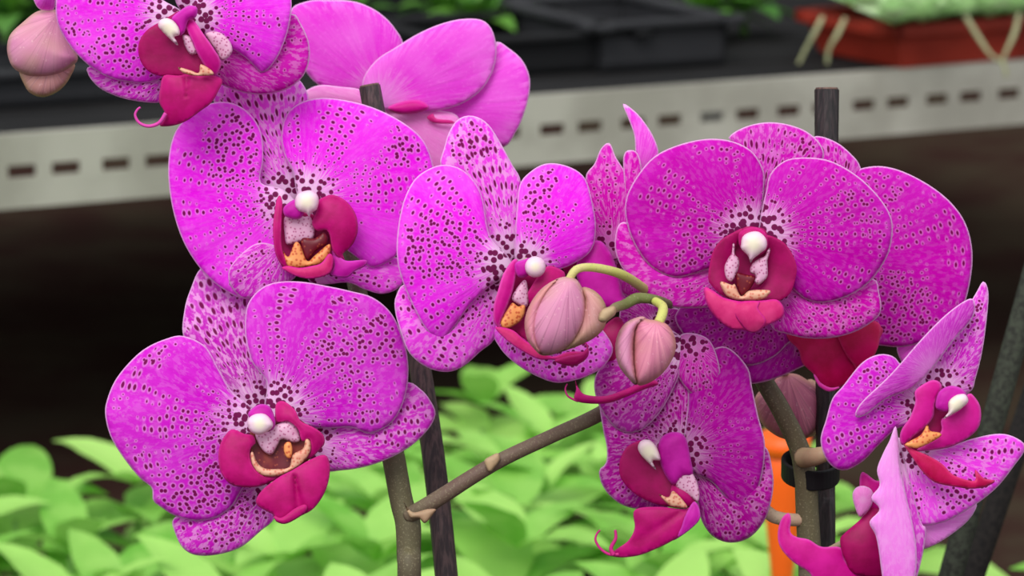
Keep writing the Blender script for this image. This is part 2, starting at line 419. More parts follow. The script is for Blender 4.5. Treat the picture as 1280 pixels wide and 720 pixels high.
bm = bmesh.new(); box_bm(bm, .07+.0, .55, (-.014-ZS)/2, .05, .05, ZS-.014, MS); bm_obj('leg', bm, M['wood'], shelf, label='dark brown wooden middle leg')

# trays on the shelf
def tray(name, x, y, sx, sy, h, mat, label, rot=0.):
    c = MS @ Vector((x, y, 0)); r = reg(empty(name, c, label, 'tray')); 
    ML = MS @ Matrix.Translation((x, y, 0)) @ Matrix.Rotation(rot, 4, 'Z'); t = .004
    bm = bmesh.new(); box_bm(bm, 0, 0, t/2+.0005, sx, sy, t, ML)
    for sgn in (-1, 1):
        box_bm(bm, 0, sgn*(sy/2-t/2), h/2, sx, t, h-.001, ML); box_bm(bm, sgn*(sx/2-t/2), 0, h/2, t, sy, h-.001, ML)
    bm_obj('tray_body', bm, mat, r)
    bm = bmesh.new(); w_ = .014
    for sgn in (-1, 1):
        box_bm(bm, 0, sgn*(sy/2), h, sx+2*w_, w_, .006, ML); box_bm(bm, sgn*(sx/2), 0, h, w_, sy+2*w_, .006, ML)
    bm_obj('rim', bm, mat, r, bevel=.002)
    return r
def shelf_xy(px, py, z=0.):
    p = on_z(px, py, ZS+z); q = MS.inverted() @ p; return q.x, q.y
x, y = shelf_xy(846, 88); tray('seed_tray', x, y+.10, .105, .16, .032, M['tray'], 'charcoal open plastic tray, rightmost tray on the shelf, left of the red planter')
x, y = shelf_xy(690, 96); tray('seed_tray', x, y+.08, .15, .13, .026, M['tray_black'], 'low black tray on the shelf behind the topmost pink flower')
x, y = shelf_xy(60, 140); tray('seed_tray', x, y+.10, .22, .14, .022, M['tray'], 'low grey tray at the left end of the shelf, below the hanging bud')
x, y = shelf_xy(420, 120); tray('seed_tray', x-.05, y+.35, .22, .26, .075, M['tray_black'], 'deep black tray at the back of the shelf, hidden mostly by flowers')
x, y = shelf_xy(700, 100); tray('seed_tray', x+.10, y+.45, .26, .26, .08, M['tray_black'], 'deep black tray at the back of the shelf above the charcoal tray')

# red planter with succulents
px_, py_ = shelf_xy(1108, 88)
pl = reg(empty('planter', MS @ Vector((px_+.15, py_+.062, 0)), 'terracotta-red plastic planter full of pale succulents at the right end of the shelf', 'planter'))
ML = MS @ Matrix.Translation((px_+.15, py_+.062, 0)) @ Matrix.Rotation(math.radians(4), 4, 'Z')
bm = bmesh.new(); hx, hy, h = .15, .055, .028
vb = [bm.verts.new(ML @ Vector((a*hx*.93, b*hy*.93, .0005))) for a, b in ((-1, -1), (1, -1), (1, 1), (-1, 1))]
vt = [bm.verts.new(ML @ Vector((a*hx, b*hy, h))) for a, b in ((-1, -1), (1, -1), (1, 1), (-1, 1))]
bm.faces.new(vb[::-1])
for k in range(4): bm.faces.new((vb[k], vb[(k+1) % 4], vt[(k+1) % 4], vt[k]))
bm_obj('planter_body', bm, M['terra'], pl)
bm = bmesh.new(); box_bm(bm, 0, 0, h-.004, 2*hx-.002, 2*hy-.002, .004, ML); bm_obj('soil', bm, M['soil'], pl)
bm = bmesh.new()
for sgn in (-1, 1):
    box_bm(bm, 0, sgn*hy, h, 2*hx+.012, .012, .01, ML); box_bm(bm, sgn*hx, 0, h, .012, 2*hy+.012, .01, ML)
bm_obj('rim', bm, M['terra'], pl, bevel=.002)

def leaf_mesh(name, L, Wd, droop=.35, fold=.18, nl=7, nw=4):
    vs, fs = [], []
    for i in range(nl+1):
        t = i/nl; wd = Wd/2*math.sin(math.pi*min(1, t**.8))**.8*(1-.25*t) if 0 < t < 1 else 0.0004
        for j in range(nw+1):
            s_ = (j/nw*2-1); vs.append((L*t, s_*wd, L*(.25*t-droop*t*t)+abs(s_)*wd*fold+.0006*math.sin(t*30)*abs(s_)))
    for i in range(nl):
        for j in range(nw):
            a = i*(nw+1)+j; fs.append((a, a+nw+1, a+nw+2, a+1))
    me = bpy.data.meshes.new(name); me.from_pydata(vs, [], fs); me.update()
    for p in me.polygons: p.use_smooth = True
    return me
def rosette(name, root, loc, n, lm, tilt0, tilt1, scale, mat):
    for k in range(n):
        o = bpy.data.objects.new('leaf', lm); C.objects.link(o); o.parent = root; o.location = loc
        f = k/max(1, n-1)
        o.rotation_euler = (0, -math.radians(tilt0+(tilt1-tilt0)*f), k*2.399+random.random()*.5); o.scale = (scale*(1-.35*f),)*3
succ = leaf_mesh('succulent_leaf', .018, .019, .1, .25, 5, 4); succ.materials.append(M['leaf_pale'])
sp = 0
for k in range(15):
    for j in range(4):
        q = ML @ Vector((-hx-.008+k*(2*hx+.03)/15+random.uniform(-.006, .006), (-.062, -.03, .01, .045)[j]+random.uniform(-.006, .006), h+.004+.006*j))
        r = empty('succulent', q, 'pale green rosette succulent growing in the red planter', 'plant', 'succulents in the red planter'); rosette('s', r, (0, 0, .003), 9, succ, 5, 70, random.uniform(1.5, 2.0), None)
for pts in ([(1028, 22, 2.18), (1018, 42, 2.17), (1008, 60, 2.17), (998, 80, 2.17)], [(1056, 24, 2.2), (1046, 44, 2.19), (1036, 62, 2.19), (1034, 80, 2.19)],
            [(1208, 22, 2.24), (1224, 48, 2.21), (1238, 68, 2.19), (1254, 80, 2.18), (1258, 96, 2.18)], [(1274, 18, 2.25), (1268, 42, 2.21), (1258, 64, 2.19), (1252, 78, 2.18)]):
    rr = tube('runner', [(a, b, d-.02, 3.2 if i < 2 else 2.4) for i, (a, b, d) in enumerate(pts)], M['root'], pl, label='pale runner hanging over the planter edge')
# a few plants behind the trays, top left of the view
bigleaf = leaf_mesh('mid_leaf', .06, .03, .4, .2, 6, 4); bigleaf.materials.append(M['leaf_dark'])
for i, (a, b, z) in enumerate([(8, 95, 0), (-40, 90, 0), (40, 55, 0), (430, 60, 0), (600, 60, .0), (560, 50, .0), (880, 50, 0), (930, 45, 0)]):
    x, y = shelf_xy(a, b); q = MS @ Vector((x, min(y, .78), 0))
    r = empty('shelf_plant', q, 'leafy plant at the back of the shelf, top %s' % ('left behind the bud', 'left corner', 'left above the bud', 'behind the pink flower, left one', 'behind the pink flower, right one', 'behind the pink flower, middle one', 'right behind the charcoal tray, left one', 'right behind the charcoal tray, right one')[i], 'plant')
    rosette('p', r, (0, 0, .02+(.02 if i < 3 else .0)), 12, bigleaf, -5, 60, 1.1 if i < 3 else .9, None); reg(r)
    tube('stem', [(q.x, q.y, ZS+.0005, .003), (q.x, q.y, ZS+.045, .002)], M['leaf_stem'], r, px=False, sides=8)

# ---------------------------------------------------------------- bed of bright seedlings
lm = leaf_mesh('seedling_leaf', .062, .031, .42, .2); lm.materials.append(M['leaf'])
stemme = None
def far(x):   # far edge of the bed (metres from the camera) by lateral position
    if x < -.2: return 1.80
    if x < -.05: return 1.86
    if x < .1: return 1.95
    if x < .21: return 1.88
    return 1.60
n_seed = 0; yy = 1.34; row = 0
while yy < 2.03:
    xx = -.36-.02*(row % 2)
    while xx < .38:
        x = xx+random.uniform(-.014, .014); y = yy+random.uniform(-.014, .014)
        if y < far(x):
            r = empty('seedling', (x, y, 0), 'bright green broad-leaved seedling in the bed behind the orchids', 'seedling', 'seedlings in the bed behind the orchids')
            hgt = random.uniform(.07, .096)
            if stemme is None:
                st = tube('stem', [(x, y, 0, .0022), (x, y, .075, .0016)], M['leaf_stem'], reg(r), px=False, sides=6); stemme = st.data
            else:
                st = bpy.data.objects.new('stem', stemme); C.objects.link(st); st.parent = r
            for lev, (nn, zz, sc, tl) in enumerate([(3, hgt*.5, 1.15, 8), (4, hgt*.78, 1.15, 14), (4, hgt, .95, 30)]):
                a0 = random.random()*6.28
                for k in range(nn):
                    o = bpy.data.objects.new('leaf', lm); C.objects.link(o); o.parent = r; o.location = (0, 0, zz)
                    o.rotation_euler = (random.uniform(-.25, .25), -math.radians(tl+random.uniform(-14, 14)), a0+k*6.283/nn+random.uniform(-.3, .3))
                    s_ = sc*random.uniform(.8, 1.15); o.scale = (s_, s_*random.uniform(.9, 1.2), s_)
            n_seed += 1
        xx += .075
    yy += .068; row += 1

# orange pot seen between the stems
pc = W(978, 690, 1.6)
op = reg(empty('orange_pot', (pc.x, pc.y, 0), 'slim orange plastic pot seen behind the right stem and clip', 'pot'))
zt = W(978, 538, 1.6).z
lathe('pot_body', [(.0045, .0), (.0055, zt*.6), (.0115, zt-.02), (.0115, zt), (.0095, zt), (.0095, zt-.012)], (pc.x, pc.y, 0), M['orange'], op)
lathe('rim', [(.0115, zt-.008), (.0130, zt-.008), (.0130, zt+.001), (.0115, zt+.001)], (pc.x, pc.y, 0), M['orange'], op)

# ---------------------------------------------------------------- pots, stakes, rods
def pot(px, d, label):
    c = W(px, 720, d); c.z = 0
    r = reg(empty('nursery_pot', c, label, 'pot'))
    lathe('pot_body', [(.038, 0), (.052, .11), (.055, .11), (.055, .12), (.051, .12), (.049, .106)], c, M['pot'], r)
    lathe('soil', [(.047, .095), (.0475, .106), (.01, .108)], c, M['soil'], r)
    return c
potL = pot(512, .995, 'black round nursery pot under the left orchid, below the picture'); potR = pot(1020, 1.0, 'black round nursery pot under the right orchid, below the picture')
def stake(name, path, label, mats=('stake',), sides=10):
    q = W(*path[-1][:3]); r0 = path[-1][3]/F*path[-1][2]
    Q = [(*W(a, b, d), rr/F*d) for a, b, d, rr in path]
    t = Vector(Q[-1][:3])-Vector(Q[-2][:3]); t.normalize(); t = (t+Vector((0, 0, -.6))).normalized()
    Q.append((*(q+t*((q.z-.104)/-t.z)), r0))
    base = Vector(Q[-1][:3])
    r = reg(empty(name, base, label, 'stake'))
    n_ = len(Q); o = tube('shaft', Q, M[mats[0]], r, px=False, sides=sides, smooth_n=8)
    if sides <= 10:
        for p in o.data.polygons: p.use_smooth = False
    top = Vector(Q[0][:3]); ax = (Vector(Q[0][:3])-Vector(Q[1][:3])).normalized()
    tube('cut_end', [(*(top-ax*.0002), Q[0][3]*.93), (*(top+ax*.0006), Q[0][3]*.9)], M['stake_top'], r, px=False, sides=sides, label='worn brown cut end')
stake('support_stake', [(462, 108, 1.015, 13.5), (490, 260, 1.015, 14), (525, 459, 1.015, 14), (558, 720, 1.015, 14.5)], 'dark brown leaning stake crossing behind the forked left stem')
stake('support_stake', [(1033.5, 112, 1.018, 15.5), (1032, 400, 1.018, 13), (1032, 600, 1.018, 12), (1032, 720, 1.018, 12)], 'dark upright stake rising above the large right flower, ringed by the clip', ('stake_black',))
def rod(a, b, label, mat, r_px):
    A_, B_ = W(*a), W(*b); t = (B_-A_).normalized(); E = B_+t*((B_.z-0.0)/-t.z); T_ = A_-t*.25
    r = reg(empty('leaning_rod', E, label, 'rod')); rr = r_px/F*a[2]
    tube('shaft', [(*T_, rr), (*E, rr)], M[mat], r, px=False, sides=20)
    tube('end_cap', [(*T_, rr*1.05), (*(T_-t*.008), rr*1.0)], M[mat], r, px=False, sides=20)
rod((1283, 377, 1.16), (1188, 720, 1.16), 'grey speckled rod leaning at the right edge, upper of the two', 'rod', 15)
rod((1300, 470, 1.21), (1216, 720, 1.21), 'darker rod leaning at the right edge, beneath the grey one', 'rod_dark', 15)

# ---------------------------------------------------------------- the two orchid plants
Lbase = Vector((potL.x, potL.y, .104)); Rbase = Vector((potR.x-.003, potR.y-.006, .104))
LP = reg(empty('orchid_plant', Lbase, 'orchid on the left with a forked brown stem and spotted bright magenta flowers', 'orchid'))
RP = reg(empty('orchid_plant', Rbase, 'orchid on the right with a clipped stem, pink buds and deep purple-magenta flowers', 'orchid'))
def pxs(path): return [(*W(a, b, d), r/F*d) for a, b, d, r in path]
tube('stem', [(*Lbase, .0042)]+pxs([(512, 760, .99, 15), (511, 700, .99, 15), (510, 655, .99, 16), (502, 627, .99, 14.5), (491, 568, .99, 14.5), (478, 510, .995, 14), (462, 440, 1.0, 13), (440, 330, 1.01, 11), (415, 230, 1.015, 10), (370, 130, 1.01, 9), (315, 40, 1.005, 8), (270, -60, 1.0, 6)]), M['stem'], LP, px=False, sides=16)
bch = tube('branch', [(510, 645, .988, 10), (540, 628, .984, 10.5), (617, 580, .982, 9.5), (690, 545, .985, 9), (752, 516, .99, 9.5), (800, 480, 1.0, 8)], M['branch'], LP, sides=14, label='purple-brown side branch rising to the right')
F_b = Fl(510, 640, .978)
Cb = (440, 440, 2.571)
surf('bract', F_b, Cb, [(165, 478), (178, 500), (200, 515), (240, 505), (270, 505), (262, 520), (235, 550), (215, 535), (190, 535), (180, 520)], M['bract'], bch, dz=-1, puff=1.0)
surf('bract', Fl(617, 578, .981), Cb, [(425, 350), (450, 332), (470, 325), (476, 345), (460, 370), (440, 385)], M['bract'], bch, dz=-2.4, puff=1.2)
tube('stem', [(*Rbase, .0042)]+pxs([(1012, 780, 1.0, 15), (1013, 720, 1.0, 15), (1009, 640, 1.0, 14.5), (1006, 590, .998, 14), (997, 555, .997, 12.5), (975, 510, .995, 12), (955, 476, .995, 11.5), (925, 420, .998, 10), (880, 380, .998, 8), (828, 368, .985, 6.5), (800, 373, .962, 5.5)]), M['green_stem' if False else 'stem'], RP, px=False, sides=16)
tube('side_stalk', [(1004, 572, .994, 13), (1022, 570, .985, 11), (1040, 560, .985, 9), (1080, 520, .985, 7), (1140, 480, .985, 6)], M['bract'], RP, label='pale brown stalk leaving the stem at the clip')
tube('pedicel', [(1005, 650, 1.0, 8), (975, 648, .996, 8.5), (955, 636, .998, 8), (900, 580, .995, 6)], M['pedicel_pale'], RP, label='pale pinkish green flower stalk')
# clip around stem and stake
cc = W(1013, 586, 1.009)
clip = reg(empty('stem_clip', cc, 'black plastic ring clip tying the right stem to its stake', 'clip'))
bm = bmesh.new(); N = 40
def oval(k, ox): a = k*2*math.pi/N; return (cc.x+math.cos(a)*(.0079+ox), cc.y+math.sin(a)*(.0138+ox))
rg = []
for ox, z in ((0, -.0032), (.0013, -.0032), (.0013, .0032), (0, .0032)):
    rg.append([bm.verts.new((*oval(k, ox), cc.z+z)) for k in range(N)])
for q in range(4):
    for k in range(N): bm.faces.new((rg[q][k], rg[q][(k+1) % N], rg[(q+1) % 4][(k+1) % N], rg[(q+1) % 4][k]))
bm_obj('band', bm, M['clip'], clip, smooth=False, bevel=.0005)

def flower(Fx, plant, label, core_crop, core_pts, node, dz=-8, mat='lip_purple', puff=2.0):
    """the flower's own mesh is its column; petals, sepals, lip hang from it"""
    o = surf('orchid_flower', Fx, core_crop, core_pts, M[mat], plant, dz=dz, puff=puff, label=label); Fx.core = o
    if node:
        nx, ny, nd = node; d0 = Fx.d
        tube('pedicel', [(Fx.cx, Fx.cy, d0+.004, 4.5), ((Fx.cx*2+nx)/3, (Fx.cy*2+ny)/3, d0+.012, 5), ((Fx.cx+nx)/2, (Fx.cy+ny)/2, (d0+nd)/2+.006, 5), (nx, ny, nd, 5)], M['pedicel_pale'], plant)
    return o
C1 = (0, 0, 3.2); C2 = (180, 80, 2.36); C3 = (110, 330, 1.947); C4 = (350, 0, 3.271); C5 = (480, 130, 2.0); C6 = (640, 110, 1.846)
C7 = (760, 130, 1.947); C8 = (700, 360, 2.057); C9 = (940, 340, 1.894)
L1 = (160, 0, 4.235); L2 = (310, 220, 5.143); L3 = (260, 480, 3.789); L4 = (590, 290, 3.6); L6 = (860, 270, 4.5); L8 = (730, 520, 3.789)
L9 = (1090, 450, 3.789); L10 = (960, 560, 4.5); B = (640, 300, 3.273); G = (820, 360, 4.267)
def circ(cx, cy, r, ry=None): return [(cx+r*math.cos(a*math.pi/5), cy+(ry or r)*math.sin(a*math.pi/5)) for a in range(10)]
def petal(Fx, crop, pts, base, mat, dz=0, name='petal', **k):
    kw = dict(cup=3.5, ruf=.7, roll=1.0); kw.update(k)
    return surf(name, Fx, crop, pts, M[mat], Fx.core, base=base, dz=dz, **kw)
def lobe(Fx, crop, pts, mat, dz, name='side_lobe', **k):
    kw = dict(cup=2.0, ruf=.15, roll=.8, thick=.5, K=5); kw.update(k)
    return surf(name, Fx, crop, pts, M[mat], Fx.core, dz=dz, **kw)
def plump(Fx, crop, pts, mat, dz, name, puff=1.2, **k): return surf(name, Fx, crop, pts, M[mat], Fx.core, dz=dz, puff=puff, **k)
def tendril(Fx, crop, pts, dz, r=1.6, mat='lip_pink'):
    x0, y0, s = crop; n = len(pts)
    tube('tendril', [(x0+a/s, y0+b/s, Fx.depth(x0+a/s, y0+b/s)+dz*.001, r*(1-.6*i/n)) for i, (a, b) in enumerate(pts)], M[mat], Fx.core, sides=8)

# flower top left
f = Fl(217, 35, .965, -.02, .02)
flower(f, LP, 'magenta flower cut by the top edge at left, crimson lip with a curled tendril', L1, [(230, 100), (270, 60), (320, 30), (365, 40), (360, 90), (320, 110), (300, 170), (270, 190), (260, 150)], (310, 45, 1.005), dz=-7)
petal(f, C1, [(640, -10), (560, -120), (420, -170), (300, -120), (235, -40), (222, 30), (232, 100), (270, 170), (320, 230), (380, 280), (450, 315), (540, 332), (610, 328), (655, 305), (720, 240), (740, 150), (730, 50)], (700, 60), 'bright')
petal(f, C1, [(800, -30), (860, -120), (1000, -180), (1120, -120), (1162, -20), (1165, 50), (1150, 130), (1120, 210), (1085, 265), (1050, 292), (1025, 275), (980, 230), (900, 180), (830, 150), (770, 110), (750, 40)], (780, 60), 'bright')
petal(f, C1, [(360, 265), (350, 290), (370, 325), (410, 360), (480, 390), (560, 407), (640, 410), (720, 380), (720, 250), (500, 230)], (720, 260), 'mid_sepal', 5, 'sepal', spots=0) if False else petal(f, C1, [(360, 265), (350, 290), (370, 325), (410, 360), (480, 390), (560, 407), (640, 410), (720, 380), (720, 250), (500, 230)], (720, 260), 'mid_sepal', 5, 'sepal')
petal(f, C1, [(1165, 55), (1200, 90), (1230, 150), (1240, 210), (1230, 270), (1200, 320), (1140, 360), (1060, 378), (980, 372), (900, 345), (850, 310), (810, 230), (850, 150), (1000, 80)], (800, 200), 'deep_sepal', 5, 'sepal')
petal(f, C1, [(690, -100), (700, -260), (780, -330), (880, -250), (890, -100), (860, 10), (800, 60), (740, 60), (700, 0)], (760, 40), 'bright_dorsal', 5, 'sepal')
petal(f, C1, [(130, -20), (140, -90), (200, -110), (235, -60), (222, 5), (215, 38), (180, 42), (150, 30)], (220, -90), 'plain', 9, 'petal', label='pink petal tip above the hanging bud')
lobe(f, L1, [(280, 60), (230, 80), (180, 110), (100, 160), (60, 220), (55, 280), (75, 340), (120, 385), (190, 405), (270, 405), (360, 400), (400, 380), (400, 250), (360, 120)], 'lip_dark', -4, cup=-1)
lobe(f, L1, [(190, 400), (270, 400), (340, 385), (380, 400), (455, 400), (500, 425), (480, 480), (440, 545), (380, 590), (310, 640), (240, 665), (170, 668), (175, 640), (195, 600), (165, 540), (170, 470)], 'lip', -7, 'lip', crease=1.2)
lobe(f, L1, [(310, 100), (350, 110), (400, 180), (450, 250), (490, 320), (485, 370), (455, 400), (420, 370), (370, 290), (330, 200), (305, 140)], 'lip_pink', -9, cup=3)
plump(f, L1, [(290, 185), (330, 195), (365, 240), (365, 280), (330, 288), (300, 240)], 'throat', -6, 'throat')
plump(f, L1, [(410, 180), (480, 170), (540, 220), (550, 280), (500, 320), (460, 260)], 'throat', -3, 'throat', 1.0)
plump(f, L1, [(265, 355), (330, 372), (375, 385), (385, 340), (440, 370), (452, 395), (400, 402), (340, 400), (290, 385)], 'callus', -8, 'callus', .8)
plump(f, L1, [(165, 110), (200, 95), (240, 110), (270, 150), (272, 185), (245, 195), (258, 218), (264, 240), (245, 228), (215, 200), (180, 165), (160, 140)], 'cap', -9, 'anther_cap', 2)
tendril(f, L1, [(200, 600), (165, 650), (110, 668), (60, 650), (38, 610), (50, 580), (66, 568)], -7, 2.6)

# flower middle left
f = Fl(380, 262, .982, .02, .0)
flower(f, LP, 'bright magenta flower at left of centre below the top one, orange throat', L2, [(225, 215), (250, 180), (310, 150), (360, 200), (350, 260), (310, 280), (265, 270), (235, 255)], (425, 250, 1.012), dz=-7)
petal(f, C2, [(345, 350), (352, 280), (345, 200), (310, 145), (260, 115), (200, 115), (140, 145), (95, 195), (75, 260), (72, 340), (85, 430), (110, 510), (145, 575), (190, 630), (250, 675), (300, 693), (350, 683), (400, 655), (440, 625), (450, 520), (460, 430), (410, 370)], (440, 400), 'bright')
petal(f, C2, [(440, 320), (415, 270), (405, 210), (420, 150), (460, 115), (520, 100), (600, 108), (680, 130), (760, 170), (820, 220), (850, 285), (855, 350), (830, 420), (795, 460), (775, 520), (745, 565), (710, 590), (670, 600), (640, 580), (560, 520), (480, 460), (450, 380)], (470, 400), 'bright')
petal(f, C2, [(205, 110), (215, 80), (240, 50), (300, 30), (380, 20), (450, 40), (480, 80), (485, 110), (470, 170), (450, 250), (460, 330), (465, 390), (420, 430), (350, 400), (310, 320), (280, 220), (240, 150)], (440, 400), 'bright_dorsal', 5, 'sepal')
petal(f, C2, [(400, 540), (330, 530), (260, 590), (250, 640), (275, 680), (300, 692), (350, 682), (400, 655), (450, 625), (440, 570)], (440, 500), 'mid_sepal', -1.5, 'sepal', cup=2)
petal(f, C2, [(480, 600), (560, 595), (650, 590), (745, 570), (770, 630), (745, 665), (700, 678), (650, 665), (600, 645), (500, 650)], (500, 600), 'bright_sepal', 5, 'sepal')
lobe(f, L2, [(225, 200), (300, 230), (400, 240), (540, 330), (560, 500), (540, 620), (400, 650), (260, 610), (200, 540), (190, 350)], 'lip_dark', -1, 'throat_back', cup=-3)
plump(f, L2, [(235, 265), (300, 245), (360, 262), (400, 262), (425, 330), (420, 400), (370, 420), (310, 430), (250, 440), (235, 370)], 'throat', -3.5, 'throat', 1.5)
plump(f, L2, [(350, 400), (430, 400), (480, 360), (515, 390), (505, 440), (440, 480), (380, 540), (340, 460)], 'maroon', -5, 'callus', 1)
plump(f, L2, [(225, 480), (260, 520), (300, 430), (335, 440), (380, 545), (430, 510), (500, 450), (530, 440), (525, 500), (470, 560), (380, 585), (300, 590), (250, 570)], 'callus_orange', -5.5, 'callus', 1.2)
lobe(f, L2, [(215, 590), (260, 578), (330, 590), (400, 580), (470, 560), (520, 500), (548, 520), (548, 570), (530, 620), (470, 650), (380, 660), (300, 640), (250, 615)], 'lip_coral', -8, 'lip')
lobe(f, L2, [(540, 480), (590, 520), (640, 545), (760, 540), (750, 580), (690, 610), (640, 650), (580, 650), (530, 630), (550, 580)], 'lip_purple', -6)
lobe(f, L2, [(205, 125), (185, 150), (170, 230), (160, 330), (165, 430), (180, 510), (215, 570), (255, 590), (268, 570), (235, 520), (215, 440), (215, 330), (220, 220), (220, 160)], 'lip', -8, cup=3)
lobe(f, L2, [(500, 130), (540, 120), (600, 140), (650, 180), (690, 240), (705, 300), (705, 360), (680, 430), (640, 475), (610, 500), (625, 545), (590, 530), (550, 490), (535, 440), (525, 380), (500, 345), (450, 355), (420, 330), (412, 290), (440, 230), (450, 160)], 'lip', -8, cup=3)
plump(f, L2, [(385, 92), (420, 98), (448, 125), (455, 165), (440, 215), (405, 240), (395, 270), (375, 240), (330, 225), (305, 195), (303, 150), (325, 110)], 'cap', -9, 'anther_cap', 3)

# flower lower left
f = Fl(325, 528, .966, .015, -.01)
flower(f, LP, 'large spotted magenta flower at lower left against the green seedlings', L3, [(190, 150), (210, 115), (250, 95), (290, 105), (310, 140), (320, 185), (300, 220), (240, 200)], (475, 500, .995), dz=-8)
petal(f, C3, [(232, 175), (190, 182), (140, 205), (100, 240), (65, 285), (45, 335), (42, 370), (55, 420), (85, 470), (125, 520), (155, 545), (158, 575), (175, 590), (210, 612), (260, 625), (310, 618), (350, 590), (375, 550), (420, 480), (430, 400), (400, 350), (350, 310), (315, 250), (285, 200)], (420, 390), 'mid')
petal(f, C3, [(435, 290), (400, 240), (385, 190), (382, 140), (390, 95), (420, 60), (460, 44), (520, 43), (590, 55), (640, 66), (690, 80), (730, 110), (755, 150), (775, 210), (780, 270), (770, 330), (745, 380), (710, 405), (680, 412), (640, 398), (600, 400), (540, 400), (460, 400), (430, 350)], (445, 370), 'mid')
petal(f, C3, [(232, 175), (235, 110), (250, 60), (275, 10), (330, -10), (400, 20), (440, 60), (430, 110), (420, 190), (435, 250), (455, 300), (450, 370), (410, 390), (350, 340), (310, 260), (270, 200)], (430, 380), 'mid_dorsal', 12, 'sepal', lean=(0, -.07))
petal(f, C3, [(208, 620), (212, 655), (230, 690), (260, 708), (310, 708), (370, 690), (420, 650), (455, 615), (460, 540), (360, 520), (260, 590)], (460, 520), 'mid_sepal', 5, 'sepal')
petal(f, C3, [(770, 290), (810, 305), (835, 335), (846, 365), (830, 400), (790, 440), (740, 470), (680, 492), (620, 502), (565, 500), (520, 440), (560, 380), (700, 360)], (520, 430), 'mid_sepal', 5, 'sepal')
lobe(f, L3, [(200, 230), (300, 160), (420, 160), (500, 240), (490, 340), (400, 420), (280, 440), (200, 380)], 'maroon', -3, 'throat_back', cup=-2)
plump(f, L3, [(225, 235), (290, 225), (320, 195), (380, 175), (422, 210), (438, 262), (410, 278), (350, 262), (330, 290), (300, 335), (255, 310)], 'throat', -5, 'throat', 1.4)
plump(f, L3, [(200, 340), (212, 320), (230, 365), (265, 398), (330, 402), (385, 392), (400, 335), (450, 305), (462, 255), (485, 275), (482, 325), (445, 375), (400, 408), (330, 436), (260, 434), (215, 395)], 'callus', -6.5, 'callus', .9)
plump(f, L3, [(365, 280), (390, 275), (400, 310), (392, 350), (370, 345), (358, 310)], 'callus_orange', -7, 'callus', .8)
lobe(f, L3, [(110, 215), (70, 260), (50, 320), (55, 400), (80, 450), (120, 480), (190, 490), (260, 480), (330, 450), (370, 425), (330, 432), (260, 430), (215, 395), (198, 340), (205, 300), (225, 280), (215, 245), (170, 235), (150, 225)], 'lip', -8, cup=3)
lobe(f, L3, [(325, 90), (360, 82), (410, 120), (440, 175), (500, 205), (545, 240), (552, 280), (530, 310), (490, 350), (470, 355), (486, 310), (480, 262), (445, 270), (425, 215), (380, 178), (325, 180), (318, 130)], 'lip', -8, cup=3)
lobe(f, L3, [(405, 405), (480, 360), (550, 335), (575, 370), (575, 440), (550, 520), (500, 590), (440, 625), (370, 662), (320, 650), (310, 620), (230, 570), (250, 510), (330, 445)], 'lip', -9, 'lip', crease=2.4, base=(405, 405))
plump(f, L3, [(310, 622), (350, 632), (410, 590), (460, 570), (470, 595), (440, 625), (370, 662), (325, 652)], 'lip', -9, 'lip', .9)
plump(f, L3, [(185, 185), (200, 155), (235, 140), (275, 145), (308, 185), (295, 215), (250, 240), (205, 228)], 'cap', -10, 'anther_cap', 2.4)

# flower at the top, turned away, slightly out of focus
f = Fl(490, 135, 1.045, .0, .0)
flower(f, LP, 'plain pink-magenta flower seen from the side at the top, behind a stake tip', C4, [(440, 440), (500, 415), (570, 410), (610, 440), (560, 462), (480, 465)], (385, 150, 1.012), dz=-3, mat='lip_pink')
petal(f, C4, [(40, 50), (110, 5), (200, 0), (300, 5), (380, 35), (440, 80), (480, 130), (500, 165), (510, 230), (480, 320), (400, 380), (300, 380), (180, 360), (110, 300), (60, 200)], (420, 390), 'plain', 3)
petal(f, C4, [(335, 355), (350, 300), (400, 240), (470, 195), (560, 140), (650, 100), (740, 78), (820, 80), (860, 110), (880, 160), (885, 220), (870, 290), (830, 360), (770, 410), (700, 440), (600, 460), (500, 460), (400, 440), (350, 400)], (400, 430), 'plain', -2)
petal(f, C4, [(885, 170), (940, 200), (990, 245), (1020, 310), (1020, 380), (1000, 460), (970, 530), (920, 600), (850, 580), (740, 540), (620, 490), (600, 420), (800, 330), (870, 240)], (600, 450), 'plain', 4)
petal(f, C4, [(70, 400), (150, 350), (250, 355), (340, 370), (440, 430), (440, 480), (330, 450), (200, 430), (90, 430)], (430, 450), 'plain_pale', -1, 'sepal')
petal(f, C4, [(430, 415), (520, 435), (640, 450), (730, 480), (730, 600), (690, 700), (620, 760), (560, 720), (480, 560)], (450, 450), 'plain_pale', 0, 'sepal')
lobe(f, C4, [(600, 480), (625, 465), (640, 485), (700, 492), (710, 505), (650, 505), (620, 498)], 'lip', -3, 'lip', cup=1)

